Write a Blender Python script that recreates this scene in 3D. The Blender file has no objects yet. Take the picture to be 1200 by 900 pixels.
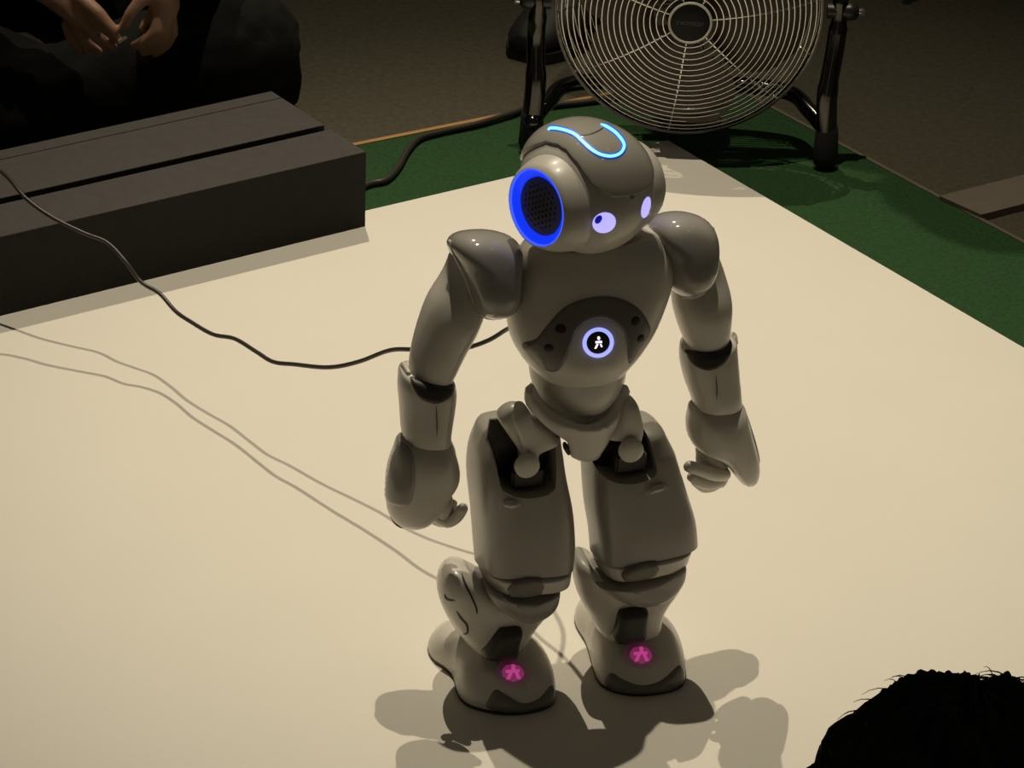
import bpy, bmesh, math, random
import numpy as np
from mathutils import Vector, Matrix
from mathutils.bvhtree import BVHTree
from mathutils.geometry import delaunay_2d_cdt

random.seed(7)
S = bpy.context.scene
C = S.collection

# ------------------------------------------------------------------ camera
F = 4000.0                                   # focal length in pixels of the 1200x900 frame
PITCH, ROLL, DIST = math.radians(27), math.radians(2.0), 3.25
_cp, _sp = math.cos(PITCH), math.sin(PITCH)
FW = np.array([0, _cp, -_sp]); _u0 = np.array([0, _sp, _cp]); _r0 = np.array([1.0, 0, 0])
RT = math.cos(ROLL) * _r0 + math.sin(ROLL) * _u0
UP = -math.sin(ROLL) * _r0 + math.cos(ROLL) * _u0
def ray(u, v):
    return FW + RT * (u - 600) / F - UP * (v - 450) / F
_d = ray(668, 790)
EYE = -_d * DIST / np.linalg.norm(_d)
def onz(u, v, z=0.0):
    d = ray(u, v); return EYE + d * (z - EYE[2]) / d[2]
def ony(u, v, y):
    d = ray(u, v); return EYE + d * (y - EYE[1]) / d[1]
def onplane(u, v, p0, n):
    d = ray(u, v); return EYE + d * (np.dot(np.asarray(p0) - EYE, n) / np.dot(d, n))

cam = bpy.data.cameras.new('camera'); camo = bpy.data.objects.new('camera', cam); C.objects.link(camo)
cam.sensor_width = 36.0; cam.lens = F * 36.0 / 1200.0; cam.clip_end = 100
camo.matrix_world = Matrix(((RT[0], UP[0], -FW[0], EYE[0]), (RT[1], UP[1], -FW[1], EYE[1]),
                            (RT[2], UP[2], -FW[2], EYE[2]), (0, 0, 0, 1)))
S.camera = camo

# ------------------------------------------------------------------ light
W = bpy.data.worlds.new('world'); S.world = W; W.use_nodes = True
W.node_tree.nodes['Background'].inputs[0].default_value = (1.0, 0.88, 0.66, 1)
W.node_tree.nodes['Background'].inputs[1].default_value = 0.036
def spot(name, loc, target, power, size, blend, radius, col):
    l = bpy.data.lights.new(name, 'SPOT'); o = bpy.data.objects.new(name, l); C.objects.link(o)
    l.energy = power; l.spot_size = math.radians(size); l.spot_blend = blend; l.shadow_soft_size = radius; l.color = col
    o.location = loc
    o.rotation_euler = (Vector(target) - Vector(loc)).to_track_quat('-Z', 'Y').to_euler()
    return o
WARM = (1.0, 0.885, 0.67)
spot('spot_overhead', (-0.08, 1.05, 5.2), (0.0, 0.62, 0), 475, 36, 1.0, 0.022, WARM)
spot('spot_rear', (-0.65, 3.30, 5.2), (0.04, 0.55, 0), 710, 23, 1.0, 0.022, WARM)
for i, p in enumerate([(1.6, -0.6, 4.6), (-1.9, -0.9, 4.6), (-1.2, 1.6, 5.0), (2.1, 1.4, 4.8)]):
    l = bpy.data.lights.new('ceiling_lamp', 'POINT'); o = bpy.data.objects.new('ceiling_lamp', l); C.objects.link(o)
    l.energy = 2.0; l.shadow_soft_size = 0.03; l.color = WARM; o.location = p
S.view_settings.view_transform = 'Standard'; S.view_settings.look = 'None'
S.view_settings.exposure = 0.0; S.view_settings.gamma = 1.0; S.view_settings.use_curve_mapping = False

# ------------------------------------------------------------------ materials
def mat(name, col, rough=0.5, metal=0.0, emit=None, es=1.0, noise=0.0, nscale=40, bump=0.0, bscale=400, coat=0.0, spec=0.5):
    m = bpy.data.materials.new(name); m.use_nodes = True
    nt = m.node_tree; b = nt.nodes['Principled BSDF']
    b.inputs['Base Color'].default_value = (*col, 1); b.inputs['Roughness'].default_value = rough
    b.inputs['Metallic'].default_value = metal; b.inputs['Coat Weight'].default_value = coat
    b.inputs['Specular IOR Level'].default_value = spec
    b.inputs['Coat Roughness'].default_value = 0.08
    if emit:
        b.inputs['Emission Color'].default_value = (*emit, 1); b.inputs['Emission Strength'].default_value = es
    tc = nt.nodes.new('ShaderNodeTexCoord')
    if noise:
        n = nt.nodes.new('ShaderNodeTexNoise'); n.inputs['Scale'].default_value = nscale; n.inputs['Detail'].default_value = 6
        nt.links.new(tc.outputs['Object'], n.inputs['Vector'])
        r = nt.nodes.new('ShaderNodeMix'); r.data_type = 'RGBA'
        r.inputs[6].default_value = (*[c * (1 - noise) for c in col], 1)
        r.inputs[7].default_value = (*[min(1, c * (1 + noise)) for c in col], 1)
        nt.links.new(n.outputs['Fac'], r.inputs[0]); nt.links.new(r.outputs[2], b.inputs['Base Color'])
    if bump:
        n = nt.nodes.new('ShaderNodeTexNoise'); n.inputs['Scale'].default_value = bscale; n.inputs['Detail'].default_value = 4
        nt.links.new(tc.outputs['Object'], n.inputs['Vector'])
        bp = nt.nodes.new('ShaderNodeBump'); bp.inputs['Strength'].default_value = bump; bp.inputs['Distance'].default_value = 0.002
        nt.links.new(n.outputs['Fac'], bp.inputs['Height']); nt.links.new(bp.outputs['Normal'], b.inputs['Normal'])
    return m
M = {}
M['board'] = mat('white_board', (0.80, 0.76, 0.68), 0.38, noise=0.025, nscale=9, bump=0.03, bscale=300, spec=0.3)
M['turf'] = mat('green_turf', (0.032, 0.080, 0.030), 0.95, noise=0.5, nscale=180, bump=1.0, bscale=900, spec=0.1)
M['carpet'] = mat('brown_carpet', (0.092, 0.083, 0.060), 0.95, noise=0.4, nscale=120, bump=1.0, bscale=700, spec=0.1)
M['tape'] = mat('ochre_tape', (0.40, 0.21, 0.06), 0.6, noise=0.2)
M['edging'] = mat('drab_edging', (0.13, 0.11, 0.07), 0.7, noise=0.2)
M['plank'] = mat('plank_grey', (0.15, 0.125, 0.095), 0.7, noise=0.2, nscale=30)
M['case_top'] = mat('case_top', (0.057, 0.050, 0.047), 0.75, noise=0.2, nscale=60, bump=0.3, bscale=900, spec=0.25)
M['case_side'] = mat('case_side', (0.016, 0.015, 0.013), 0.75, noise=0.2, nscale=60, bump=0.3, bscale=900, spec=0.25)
M['groove'] = mat('case_groove', (0.03, 0.022, 0.018), 0.9)
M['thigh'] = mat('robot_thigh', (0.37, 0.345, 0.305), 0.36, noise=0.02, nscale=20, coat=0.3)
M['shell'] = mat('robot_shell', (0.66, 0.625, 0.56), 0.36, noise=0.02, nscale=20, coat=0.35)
M['grey'] = mat('robot_grey', (0.34, 0.32, 0.285), 0.5, noise=0.02, nscale=20, coat=1.0, spec=0.15)
M['band'] = mat('robot_band', (0.17, 0.155, 0.135), 0.4, coat=0.2)
M['grille'] = mat('speaker_grey', (0.11, 0.105, 0.10), 0.5)
M['dark'] = mat('robot_dark', (0.035, 0.032, 0.028), 0.45)
M['black'] = mat('robot_black', (0.008, 0.008, 0.008), 0.5)
M['seam'] = mat('robot_seam', (0.10, 0.085, 0.065), 0.6)
M['blue'] = mat('blue_led', (0.0, 0.02, 0.3), 0.4, emit=(0.006, 0.040, 1.0), es=0.9)
M['blue_rim'] = mat('blue_led_rim', (0.0, 0.02, 0.3), 0.4, emit=(0.06, 0.12, 1.0), es=1.0)
M['cyan'] = mat('cyan_led', (0.02, 0.2, 0.5), 0.4, emit=(0.16, 0.58, 1.0), es=2.2)
M['cyan_halo'] = mat('cyan_led_halo', (0.01, 0.05, 0.3), 0.4, emit=(0.01, 0.09, 0.9), es=0.8)
M['lav'] = mat('lavender_led', (0.3, 0.3, 0.6), 0.4, emit=(0.46, 0.41, 1.0), es=1.1)
M['pupil'] = mat('blue_pupil', (0.0, 0.0, 0.05), 0.3, emit=(0.004, 0.008, 0.33), es=0.8)
M['ring_led'] = mat('chest_led', (0.3, 0.3, 0.6), 0.4, emit=(0.36, 0.40, 1.0), es=1.1)
M['white_led'] = mat('white_led', (0.8, 0.8, 0.8), 0.4, emit=(1.0, 0.88, 1.0), es=1.3)
M['pink'] = mat('pink_led', (0.4, 0.05, 0.2), 0.5, emit=(0.85, 0.09, 0.42), es=0.50)
M['pink_dim'] = mat('pink_glow', (0.22, 0.17, 0.16), 0.5, emit=(0.60, 0.05, 0.26), es=0.28)
M['pink_faint'] = mat('pink_faint', (0.40, 0.36, 0.33), 0.4, emit=(0.60, 0.05, 0.26), es=0.035)
M['cable'] = mat('cable_black', (0.035, 0.030, 0.025), 0.4)
M['chrome'] = mat('chrome', (0.72, 0.70, 0.66), 0.22, metal=1.0)
M['chrome_dark'] = mat('dark_chrome', (0.075, 0.072, 0.07), 0.16, metal=1.0)
M['blade'] = mat('fan_blade', (0.07, 0.06, 0.05), 0.5, metal=0.7)
M['fan_black'] = mat('fan_black', (0.014, 0.013, 0.012), 0.35)
M['badge'] = mat('fan_badge', (0.010, 0.010, 0.010), 0.6, spec=0.2)
M['badge_ring'] = mat('fan_badge_ring', (0.62, 0.60, 0.52), 0.4)
M['badge_text'] = mat('fan_badge_text', (0.05, 0.048, 0.045), 0.6)
M['rubber'] = mat('rubber', (0.010, 0.010, 0.009), 0.8)
M['skin'] = mat('skin', (0.30, 0.17, 0.105), 0.55, noise=0.08, nscale=50, bump=0.2, bscale=300)
M['nail'] = mat('nail', (0.45, 0.26, 0.18), 0.35)
M['cloth'] = mat('black_cloth', (0.005, 0.005, 0.0048), 0.9, noise=0.2, bump=0.5, bscale=200, spec=0.15)
M['cloth2'] = mat('charcoal_cloth', (0.009, 0.009, 0.008), 0.9, noise=0.2, bump=0.5, bscale=200, spec=0.15)
M['hair'] = mat('black_hair', (0.006, 0.005, 0.004), 0.6, spec=0.2)
M['shoe'] = mat('shoe_black', (0.012, 0.011, 0.010), 0.5)
M['paper'] = mat('pale_plastic', (0.70, 0.64, 0.52), 0.5)

# ------------------------------------------------------------------ helpers
def A3(x): return np.asarray(x, float)
def nrm(v): v = A3(v); return v / np.linalg.norm(v)
def obj(name, verts, faces, m, parent=None, smooth=True, sharp=None, inv=None):
    me = bpy.data.meshes.new(name)
    me.from_pydata([tuple(map(float, v)) for v in verts], [], [tuple(f) for f in faces]); me.update()
    bm = bmesh.new(); bm.from_mesh(me); bmesh.ops.recalc_face_normals(bm, faces=bm.faces); bm.to_mesh(me); bm.free()
    return link(name, me, m, parent, smooth, sharp, inv)
def link(name, me, m, parent=None, smooth=True, sharp=None, inv=None):
    me.polygons.foreach_set('use_smooth', [smooth] * len(me.polygons))
    if sharp: me.set_sharp_from_angle(angle=math.radians(sharp))
    if m: me.materials.append(M[m] if isinstance(m, str) else m)
    o = bpy.data.objects.new(name, me); C.objects.link(o)
    if parent:
        o.parent = parent
        if inv is not None: o.matrix_parent_inverse = inv
    return o
def tag(o, label=None, cat=None, group=None, kind=None):
    if label: o['label'] = label
    if cat: o['category'] = cat
    if group: o['group'] = group
    if kind: o['kind'] = kind
    return o
def empty(name, loc, rz=0.0):
    o = bpy.data.objects.new(name, None); C.objects.link(o); o.location = loc; o.rotation_euler = (0, 0, rz); o.empty_display_size = 0.05
    return o
def catmull(pts, k, closed=False):
    pts = [A3(p) for p in pts]; n = len(pts); out = []
    for i in range(n if closed else n - 1):
        if closed: p0, p1, p2, p3 = pts[i - 1], pts[i], pts[(i + 1) % n], pts[(i + 2) % n]
        else: p0, p1, p2, p3 = pts[max(i - 1, 0)], pts[i], pts[i + 1], pts[min(i + 2, n - 1)]
        for j in range(k):
            t = j / k
            out.append(0.5 * ((2 * p1) + (-p0 + p2) * t + (2 * p0 - 5 * p1 + 4 * p2 - p3) * t * t + (-p0 + 3 * p1 - 3 * p2 + p3) * t ** 3))
    if not closed: out.append(pts[-1])
    return out
def resample(pts, n):
    P = np.array(pts + [pts[0]]); L = np.r_[0, np.cumsum(np.linalg.norm(np.diff(P, axis=0), axis=1))]
    s = np.linspace(0, L[-1], n, endpoint=False)
    return [A3([np.interp(x, L, P[:, j]) for j in range(P.shape[1])]) for x in s]
def skinrings(rings, closed_ends=True):
    n = len(rings[0]); V = [p for r in rings for p in r]; Fc = []
    for i in range(len(rings) - 1):
        for j in range(n):
            Fc.append((i * n + j, i * n + (j + 1) % n, (i + 1) * n + (j + 1) % n, (i + 1) * n + j))
    if closed_ends:
        Fc.append(tuple(range(n))); Fc.append(tuple((len(rings) - 1) * n + j for j in range(n)))
    return V, Fc
def tube_data(pts, rad, n=10, sx=1.0, ref=None):
    pts = [A3(p) for p in pts]; rings = []
    r = rad if hasattr(rad, '__len__') else [rad] * len(pts)
    ref = A3(ref) if ref is not None else np.array([0.31, 0.17, 0.93])
    side = None
    for i, p in enumerate(pts):
        t = nrm(pts[min(i + 1, len(pts) - 1)] - pts[max(i - 1, 0)])
        if side is None:
            side = np.cross(t, ref)
            if np.linalg.norm(side) < 1e-3: side = np.cross(t, [1, 0, 0])
        side = nrm(side - t * np.dot(side, t)); up = np.cross(side, t)
        rings.append([p + r[i] * (side * math.cos(a) * sx + up * math.sin(a)) for a in np.linspace(0, 2 * math.pi, n, endpoint=False)])
    return rings
def tube(name, pts, rad, m, parent=None, n=10, inv=None, sx=1.0, ref=None, dome=True):
    rings = tube_data(pts, rad, n, sx, ref)
    if dome:
        def cap(r, d):
            c = np.mean(r, axis=0); R = np.max(np.linalg.norm(np.array(r) - c, axis=1)); out = []
            for a in (30, 60, 80):
                s, h = math.cos(math.radians(a)), math.sin(math.radians(a))
                out.append([c + (q - c) * s + d * R * h for q in r])
            return out
        d0 = nrm(A3(pts[0]) - A3(pts[1])); d1 = nrm(A3(pts[-1]) - A3(pts[-2]))
        rings = cap(rings[0], d0)[::-1] + rings + cap(rings[-1], d1)
    V, Fc = skinrings(rings)
    return obj(name, V, Fc, m, parent, True, 60, inv)
def lathe(name, o, d, prof, m, parent=None, n=48, inv=None, sharp=50, close=True):
    o, d = A3(o), nrm(d); s = nrm(np.cross(d, [0.1, 0.2, 0.97])); t = np.cross(d, s)
    rings = [[o + d * h + r * (s * math.cos(a) + t * math.sin(a)) for a in np.linspace(0, 2 * math.pi, n, endpoint=False)] for h, r in prof]
    V, Fc = skinrings(rings, close)
    return obj(name, V, Fc, m, parent, True, sharp, inv)
def box_data(c, ax, ay, az, hx, hy, hz, bev=0.0):
    bm = bmesh.new(); bmesh.ops.create_cube(bm, size=2.0)
    for v in bm.verts: v.co = (v.co.x * hx, v.co.y * hy, v.co.z * hz)
    if bev: bmesh.ops.bevel(bm, geom=list(bm.edges), offset=bev, segments=2, affect='EDGES')
    m = Matrix(((ax[0], ay[0], az[0], c[0]), (ax[1], ay[1], az[1], c[1]), (ax[2], ay[2], az[2], c[2]), (0, 0, 0, 1)))
    bmesh.ops.transform(bm, matrix=m, verts=bm.verts)
    return bm
def box(name, c, ax, ay, az, hx, hy, hz, m, parent=None, bev=0.001, inv=None):
    bm = box_data(c, ax, ay, az, hx, hy, hz, bev); me = bpy.data.meshes.new(name); bm.to_mesh(me); bm.free()
    return link(name, me, m, parent, True, 40, inv)
def prism(name, poly, z0, z1, m, parent=None, inv=None):
    n = len(poly); V = [(p[0], p[1], z0) for p in poly] + [(p[0], p[1], z1) for p in poly]
    Fc = [tuple(range(n)), tuple(range(n, 2 * n))] + [(i, (i + 1) % n, n + (i + 1) % n, n + i) for i in range(n)]
    return obj(name, V, Fc, m, parent, False, None, inv)
def bvh(*obs):
    bm = bmesh.new()
    for o in obs: bm.from_mesh(o.data)
    t = BVHTree.FromBMesh(bm); bm.free(); return t
def hit(tree, u, v):
    d = Vector(ray(u, v)).normalized(); p, n, i, dist = tree.ray_cast(Vector(EYE), d)
    if p is None:
        return None
    if n.dot(d) > 0: n = -n
    return np.array(p), np.array(n)
def inside(poly, p):
    c = False; n = len(poly)
    for i in range(n):
        a, b = poly[i], poly[i - 1]
        if (a[1] > p[1]) != (b[1] > p[1]) and p[0] < (b[0] - a[0]) * (p[1] - a[1]) / (b[1] - a[1]) + a[0]: c = not c
    return c
def segdist(poly, p):
    best = 1e9
    for i in range(len(poly)):
        a, b = poly[i - 1], poly[i]; ab = b - a; t = max(0, min(1, np.dot(p - a, ab) / (np.dot(ab, ab) + 1e-12)))
        best = min(best, np.linalg.norm(a + ab * t - p))
    return best
def patch(name, outline, mapper, m, parent, h=0.0015, w=4.0, depth=0.003, step=3.0, smooth_k=4, inv=None, npts=None, sharp=60):
    """A raised plate whose outline is given in pixels and which lies on the surface that mapper finds there."""
    ol = catmull([A3(p) for p in outline], smooth_k, True) if smooth_k else [A3(p) for p in outline]
    per = sum(np.linalg.norm(ol[i] - ol[i - 1]) for i in range(len(ol)))
    if smooth_k: ol = resample(ol, npts or max(16, int(per / step)))
    nb = len(ol); pts = [Vector(p) for p in ol]
    xs = [p[0] for p in ol]; ys = [p[1] for p in ol]
    y = min(ys) + step / 2; k = 0
    while y < max(ys):
        x = min(xs) + (step / 2 if k % 2 else step)
        while x < max(xs):
            q = A3((x, y))
            if inside(ol, q) and segdist(ol, q) > step * 0.45: pts.append(Vector((x, y)))
            x += step
        y += step * 0.87; k += 1
    vs, es, fs, _, _, _ = delaunay_2d_cdt(pts, [], [list(range(nb))], 1, 1e-5)
    top, bot = [], []; last = None
    for p in vs:
        r = mapper(p.x, p.y)
        if r is None: r = last
        if r is None: r = mapper(float(np.mean(xs)), float(np.mean(ys)))
        last = r; P, N = r
        dd = segdist(ol, A3((p.x, p.y))); s = min(dd / w, 1.0) if w > 0 else 1.0
        hh = h * math.sqrt(max(0, 1 - (1 - s) ** 2)) if w > 0 else h
        top.append(P + N * hh); bot.append(P - N * depth)
    cnt = {}
    for f in fs:
        for i in range(3):
            e = (f[i], f[(i + 1) % 3]); cnt[e] = cnt.get(e, 0) + 1
    n = len(top); Fc = [tuple(f) for f in fs] + [tuple(n + i for i in reversed(f)) for f in fs]
    for (a, b) in list(cnt):
        if (b, a) not in cnt: Fc.append((b, a, n + a, n + b))
    return obj(name, top + bot, Fc, m, parent, True, sharp, inv)
def on(tree):
    return lambda u, v: hit(tree, u, v)
def ell(cu, cv, a, b, ang=0, n=16):
    ang = math.radians(ang)
    return [(cu + a * math.cos(t) * math.cos(ang) - b * math.sin(t) * math.sin(ang), cv + a * math.cos(t) * math.sin(ang) + b * math.sin(t) * math.cos(ang))
            for t in np.linspace(0, 2 * math.pi, n, endpoint=False)]
def boolean(o, cutter):
    md = o.modifiers.new('cut', 'BOOLEAN'); md.object = cutter; md.operation = 'DIFFERENCE'; md.solver = 'EXACT'
    dg = bpy.context.evaluated_depsgraph_get(); dg.update()
    me = bpy.data.meshes.new_from_object(o.evaluated_get(dg)); o.modifiers.clear(); old = o.data; o.data = me; bpy.data.meshes.remove(old)
    bpy.data.objects.remove(cutter)
    me.polygons.foreach_set('use_smooth', [True] * len(me.polygons)); me.set_sharp_from_angle(angle=math.radians(40))

# ------------------------------------------------------------------ the setting
ZT, ZF = -0.012, -0.016                      # turf top, carpet top (the board's top is z = 0)
prism('floor', [(-6, -5), (6, -5), (6, 7), (-6, 7)], ZF - 0.2, ZF, 'carpet'); tag(bpy.data.objects['floor'], kind='structure')
bc = onz(775, 160.5); b1 = onz(1200, 407.6); b2 = onz(430, 246.5)
c1, c2 = onz(430, 246.5), onz(597, 207.6); r1, r2 = onz(795, 171.5), onz(1200, 407.6)
def isect(p, q, r, s):
    d1, d2 = q - p, s - r; den = d1[0] * d2[1] - d1[1] * d2[0]
    t = ((r[0] - p[0]) * d2[1] - (r[1] - p[1]) * d2[0]) / den; return p + d1 * t
bcorner = isect(c1, c2, r1, r2); bA = nrm(c1 - c2); bB = nrm(r2 - r1)
board = prism('display_board', [bcorner[:2], (bcorner + bA * 1.55)[:2], (bcorner + bA * 1.55 + bB * 1.6)[:2], (bcorner + bB * 1.6)[:2]], -0.012, 0.0, 'board')
tag(board, 'large white flat board under the robot', 'board')
t1, t2 = onz(419, 170.6, ZT), onz(572, 140, ZT); q1, q2 = onz(980, 168, ZT), onz(1200, 286, ZT)
tcorner = isect(t1, t2, q1, q2); tA = nrm(t1 - t2); tB = nrm(q2 - q1)
turf = prism('turf_mat', [tcorner[:2], (tcorner + tA * 1.95)[:2], (tcorner + tA * 1.95 + tB * 1.95)[:2], (tcorner + tB * 1.95)[:2]], ZF, ZT, 'turf')
tag(turf, 'green short pile mat spread beneath the white board', 'mat')
def strip(name, p, d, L, w, side, m, z0, z1):
    n = nrm([-d[1], d[0], 0]) * side
    return tag(prism(name, [p[:2], (p + d * L)[:2], (p + d * L + n * w)[:2], (p + n * w)[:2]], z0, z1, m), kind='structure')
sd = 1 if np.dot([-tA[1], tA[0], 0], tB) < 0 else -1
strip('trim_1', tcorner, tA, 1.95, 0.008, sd, 'tape', ZF, ZT + 0.0012)
sd = 1 if np.dot([-tB[1], tB[0], 0], tA) < 0 else -1
strip('trim_2', tcorner, tB, 1.95, 0.006, sd, 'edging', ZF, ZT + 0.0012)
pk = [onz(1101, 229.5, ZF + 0.01), onz(1200, 204.5, ZF + 0.01), onz(1200, 237, ZF + 0.01), onz(1150, 251.5, ZF + 0.01)]
ext = nrm(pk[1] - pk[0]); ex2 = nrm(pk[2] - pk[3])
plank = prism('floor_plank', [p[:2] for p in (pk[0], pk[0] + ext * 0.9, pk[3] + ext * 0.9, pk[3])], ZF, ZF + 0.010, 'plank')
tag(plank, 'flat dull brown plank on the carpet by the turf edge', 'plank')

# ------------------------------------------------------------------ dark case on the board
HB = 0.098
k1 = onz(429, 178, HB); k0 = onz(40, 268.5, HB); kA = nrm(k0 - k1); kB = nrm([kA[1], -kA[0], 0])
if kB[1] < 0: kB = -kB
kw = 0.222; kl = 1.25; Z3 = np.array([0, 0, 1.0])
case = empty('equipment_case', (k1[0], k1[1], 0))
ci = Matrix.Translation((-k1[0], -k1[1], 0))
tag(case, 'long low charcoal case with grooved top on the white board', 'case')
top = 0.018
def slab(name, a0, a1, z0, z1, m, bev=0.0012, tuck=0.0):
    c = k1 + kA * (kl / 2) + kB * ((a0 + a1) / 2); c = A3((c[0], c[1], (z0 + z1) / 2))
    return box(name, c, kA, kB, Z3, kl / 2 - tuck, abs(a1 - a0) / 2, (z1 - z0) / 2, m, case, bev, ci)
g, gw = 0.0885, 0.0075
pr = [(0, 0), (kw, 0), (kw, HB - .0015), (g + gw, HB - .0015), (g + gw, HB - .013), (g - gw, HB - .013), (g - gw, HB - .0015), (0, HB - .0015)]
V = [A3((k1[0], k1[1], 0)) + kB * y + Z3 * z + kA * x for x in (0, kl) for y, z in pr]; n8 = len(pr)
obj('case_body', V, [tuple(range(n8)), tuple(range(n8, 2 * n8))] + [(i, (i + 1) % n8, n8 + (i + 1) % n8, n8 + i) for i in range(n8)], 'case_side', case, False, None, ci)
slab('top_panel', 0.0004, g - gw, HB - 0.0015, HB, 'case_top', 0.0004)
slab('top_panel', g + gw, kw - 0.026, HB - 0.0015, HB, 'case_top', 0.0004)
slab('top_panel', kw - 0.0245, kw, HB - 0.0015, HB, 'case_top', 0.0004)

# ------------------------------------------------------------------ floor power cable
fc = [(300, 262, 0), (395, 232, 0), (432, 216, 0), (452, 211, 0.002), (466, 197, 0.002), (478, 176, 0.003), (492, 162, 0.003), (520, 154, 0.002), (560, 145, 0.004), (596, 134, 0.006), (625, 126, 0.004), (700, 118, 0), (760, 108, 0)]
pc = tube('power_cable', catmull([onz(u, v, ZT + 0.0045 + z * 0.3) for u, v, z in fc], 6), 0.0042, 'cable', n=10)
tag(pc, 'thick black power cable lying on the green turf', 'cable')
# ------------------------------------------------------------------ the robot
PSI = math.radians(17)
FACE = np.array([math.sin(PSI), -math.cos(PSI), 0]); LEFT = np.array([math.cos(PSI), math.sin(PSI), 0])
RO = np.array([0.0, 0.03, 0.0])
robot = empty('humanoid_robot', RO)
tag(robot, 'grey and white toy-size humanoid robot standing with glowing blue ear rings', 'robot')
RI = Matrix.Translation((-RO[0], -RO[1], 0))
def P(u, v, t=0.0): return onplane(u, v, RO + FACE * t, FACE)
TC = nrm(EYE - np.array([0, 0, 0.3])); BLOB = nrm(FACE + np.array([0, 0, 0.28]))
def loft(name, secs, m, e=2.0, k=5, n=40, cap=(0.35, 0.35), capn=5, sharp=None, parent=None, flat=(False, False)):
    """secs: (uL, vL, uR, vR, t, front, back): the silhouette left and right in pixels on the plane t in front of the robot's axis."""
    secs = [A3(s) for s in secs]; S2 = catmull(secs, k)
    Ls = [P(s[0], s[1], s[4]) for s in S2]; Rs = [P(s[2], s[3], s[4]) for s in S2]; Cs = [(a + b) / 2 for a, b in zip(Ls, Rs)]
    rings = []
    for i, s in enumerate(S2):
        a = (Rs[i] - Ls[i]) / 2; ax = nrm(Cs[min(i + 1, len(Cs) - 1)] - Cs[max(i - 1, 0)])
        b = nrm(np.cross(ax, a)); b = b if np.dot(b, FACE) > 0 else -b
        ring = []
        for th in np.linspace(0, 2 * math.pi, n, endpoint=False):
            c, q = math.cos(th), math.sin(th)
            cc = math.copysign(abs(c) ** (2 / e), c); qq = math.copysign(abs(q) ** (2 / e), q)
            ring.append(Cs[i] + a * cc + b * qq * (s[5] if q > 0 else s[6]))
        rings.append(ring)
    def capr(r, d, amt):
        c = np.mean(r, axis=0); R = np.mean(np.linalg.norm(np.array(r) - c, axis=1)); out = []
        for j in range(1, capn + 1):
            a = math.pi / 2 * j / capn * 0.97
            out.append([c + (q - c) * (1 - (1 - math.cos(a)) * (1.0 if amt > 0.3 else 1.0)) + d * R * amt * math.sin(a) for q in r])
        return out
    d0 = nrm(Cs[0] - Cs[1]); d1 = nrm(Cs[-1] - Cs[-2])
    if cap[0]: rings = capr(rings[0], d0, cap[0])[::-1] + rings
    if cap[1]: rings = rings + capr(rings[-1], d1, cap[1])
    V, Fc = skinrings(rings)
    return obj(name, V, Fc, m, parent or robot, True, sharp, RI if parent is None else None)
def inflate(name, outline, t, tf, tb, m, d=None, parent=None, n=48, e=0.6, K=8, ctr=None, sharp=None, sm=4):
    """A closed rounded body: its outline in pixels on a plane through its centre, swelling by tf to the front and tb to the back."""
    d = nrm(d if d is not None else BLOB)
    ol = resample(catmull([A3(p) for p in outline], sm, True), n)
    c2 = A3(ctr) if ctr is not None else np.mean(ol, axis=0); c = P(c2[0], c2[1], t)
    B = [onplane(q[0], q[1], c, d) for q in ol]; rings = []
    for s, T in ((-1, tb), (1, tf)):
        rr = []
        for j in range(K + 1):
            a = math.pi / 2 * j / K * 0.985
            sc = max(math.cos(a), 0.0) ** e; hgt = math.sin(a)
            rr.append([c + (q - c) * sc + d * s * T * hgt for q in B])
        rings = (rr[::-1][:-1] + rings) if s < 0 else rings + rr
    V, Fc = skinrings(rings)
    return obj(name, V, Fc, m, parent or robot, True, sharp, RI if parent is None else None)

# ---- head
HC = onz(689, 222, 0.497)
er = nrm([-0.725, -0.685, 0.06])                        # towards the robot's right ear
HU = nrm(np.array([0, 0, 1.0]) - er * er[2]); HF = nrm(np.cross(er, HU)); HF = HF if HF[1] < 0 else -HF
HP = math.radians(0.0)
HF, HU = HF * math.cos(HP) - HU * math.sin(HP), HU * math.cos(HP) + HF * math.sin(HP)
HL = -er
def headpt(az, el, off=0.0):
    x, y, z = math.cos(el) * math.cos(az), math.cos(el) * math.sin(az), math.sin(el)
    e = 2.35; k = (abs(x) ** e + abs(y) ** e + abs(z) ** e) ** (-1 / e); x, y, z = x * k, y * k, z * k
    sx = (0.059 if x > 0 else 0.062); sz = 0.058 if z > 0 else 0.056
    tp = 1 - 0.16 * max(0, -z) ** 1.6
    p = np.array([x * (sx + off) * tp, y * (0.0535 + off) * tp, z * (sz + off)])
    if z > 0: p[0] -= 0.006 * z
    return HC + HF * p[0] + HL * p[1] + HU * p[2]
def headgrid(name, elo, off, m, parent, na=72, ne=26, inner=0.0, edge=False):
    V, Fc = [], []
    for i in range(ne + 1):
        s = i / ne
        for j in range(na):
            az = 2 * math.pi * j / na; lo = elo(az); el = lo + (math.pi / 2 - 1e-3 - lo) * s
            o = off
            if edge: o = off * math.sqrt(max(0, 1 - (1 - min(s / 0.06, 1)) ** 2)) - (0.002 if i == 0 else 0)
            V.append(headpt(az, el, o))
    for i in range(ne):
        for j in range(na):
            Fc.append((i * na + j, i * na + (j + 1) % na, (i + 1) * na + (j + 1) % na, (i + 1) * na + j))
    Fc.append(tuple(ne * na + j for j in range(na)))
    if not edge: Fc.append(tuple(range(na)))
    return obj(name, V, Fc, m, parent, True, 50, RI if parent is robot else None)
head = headgrid('head', lambda a: -math.pi / 2 + 1e-3, 0.0, 'shell', robot, ne=40)
_ct = [(0, 12), (25, 13), (42, 22), (58, 38), (75, 47), (90, 49), (108, 46), (125, 32), (150, 10), (180, 2)]
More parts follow.
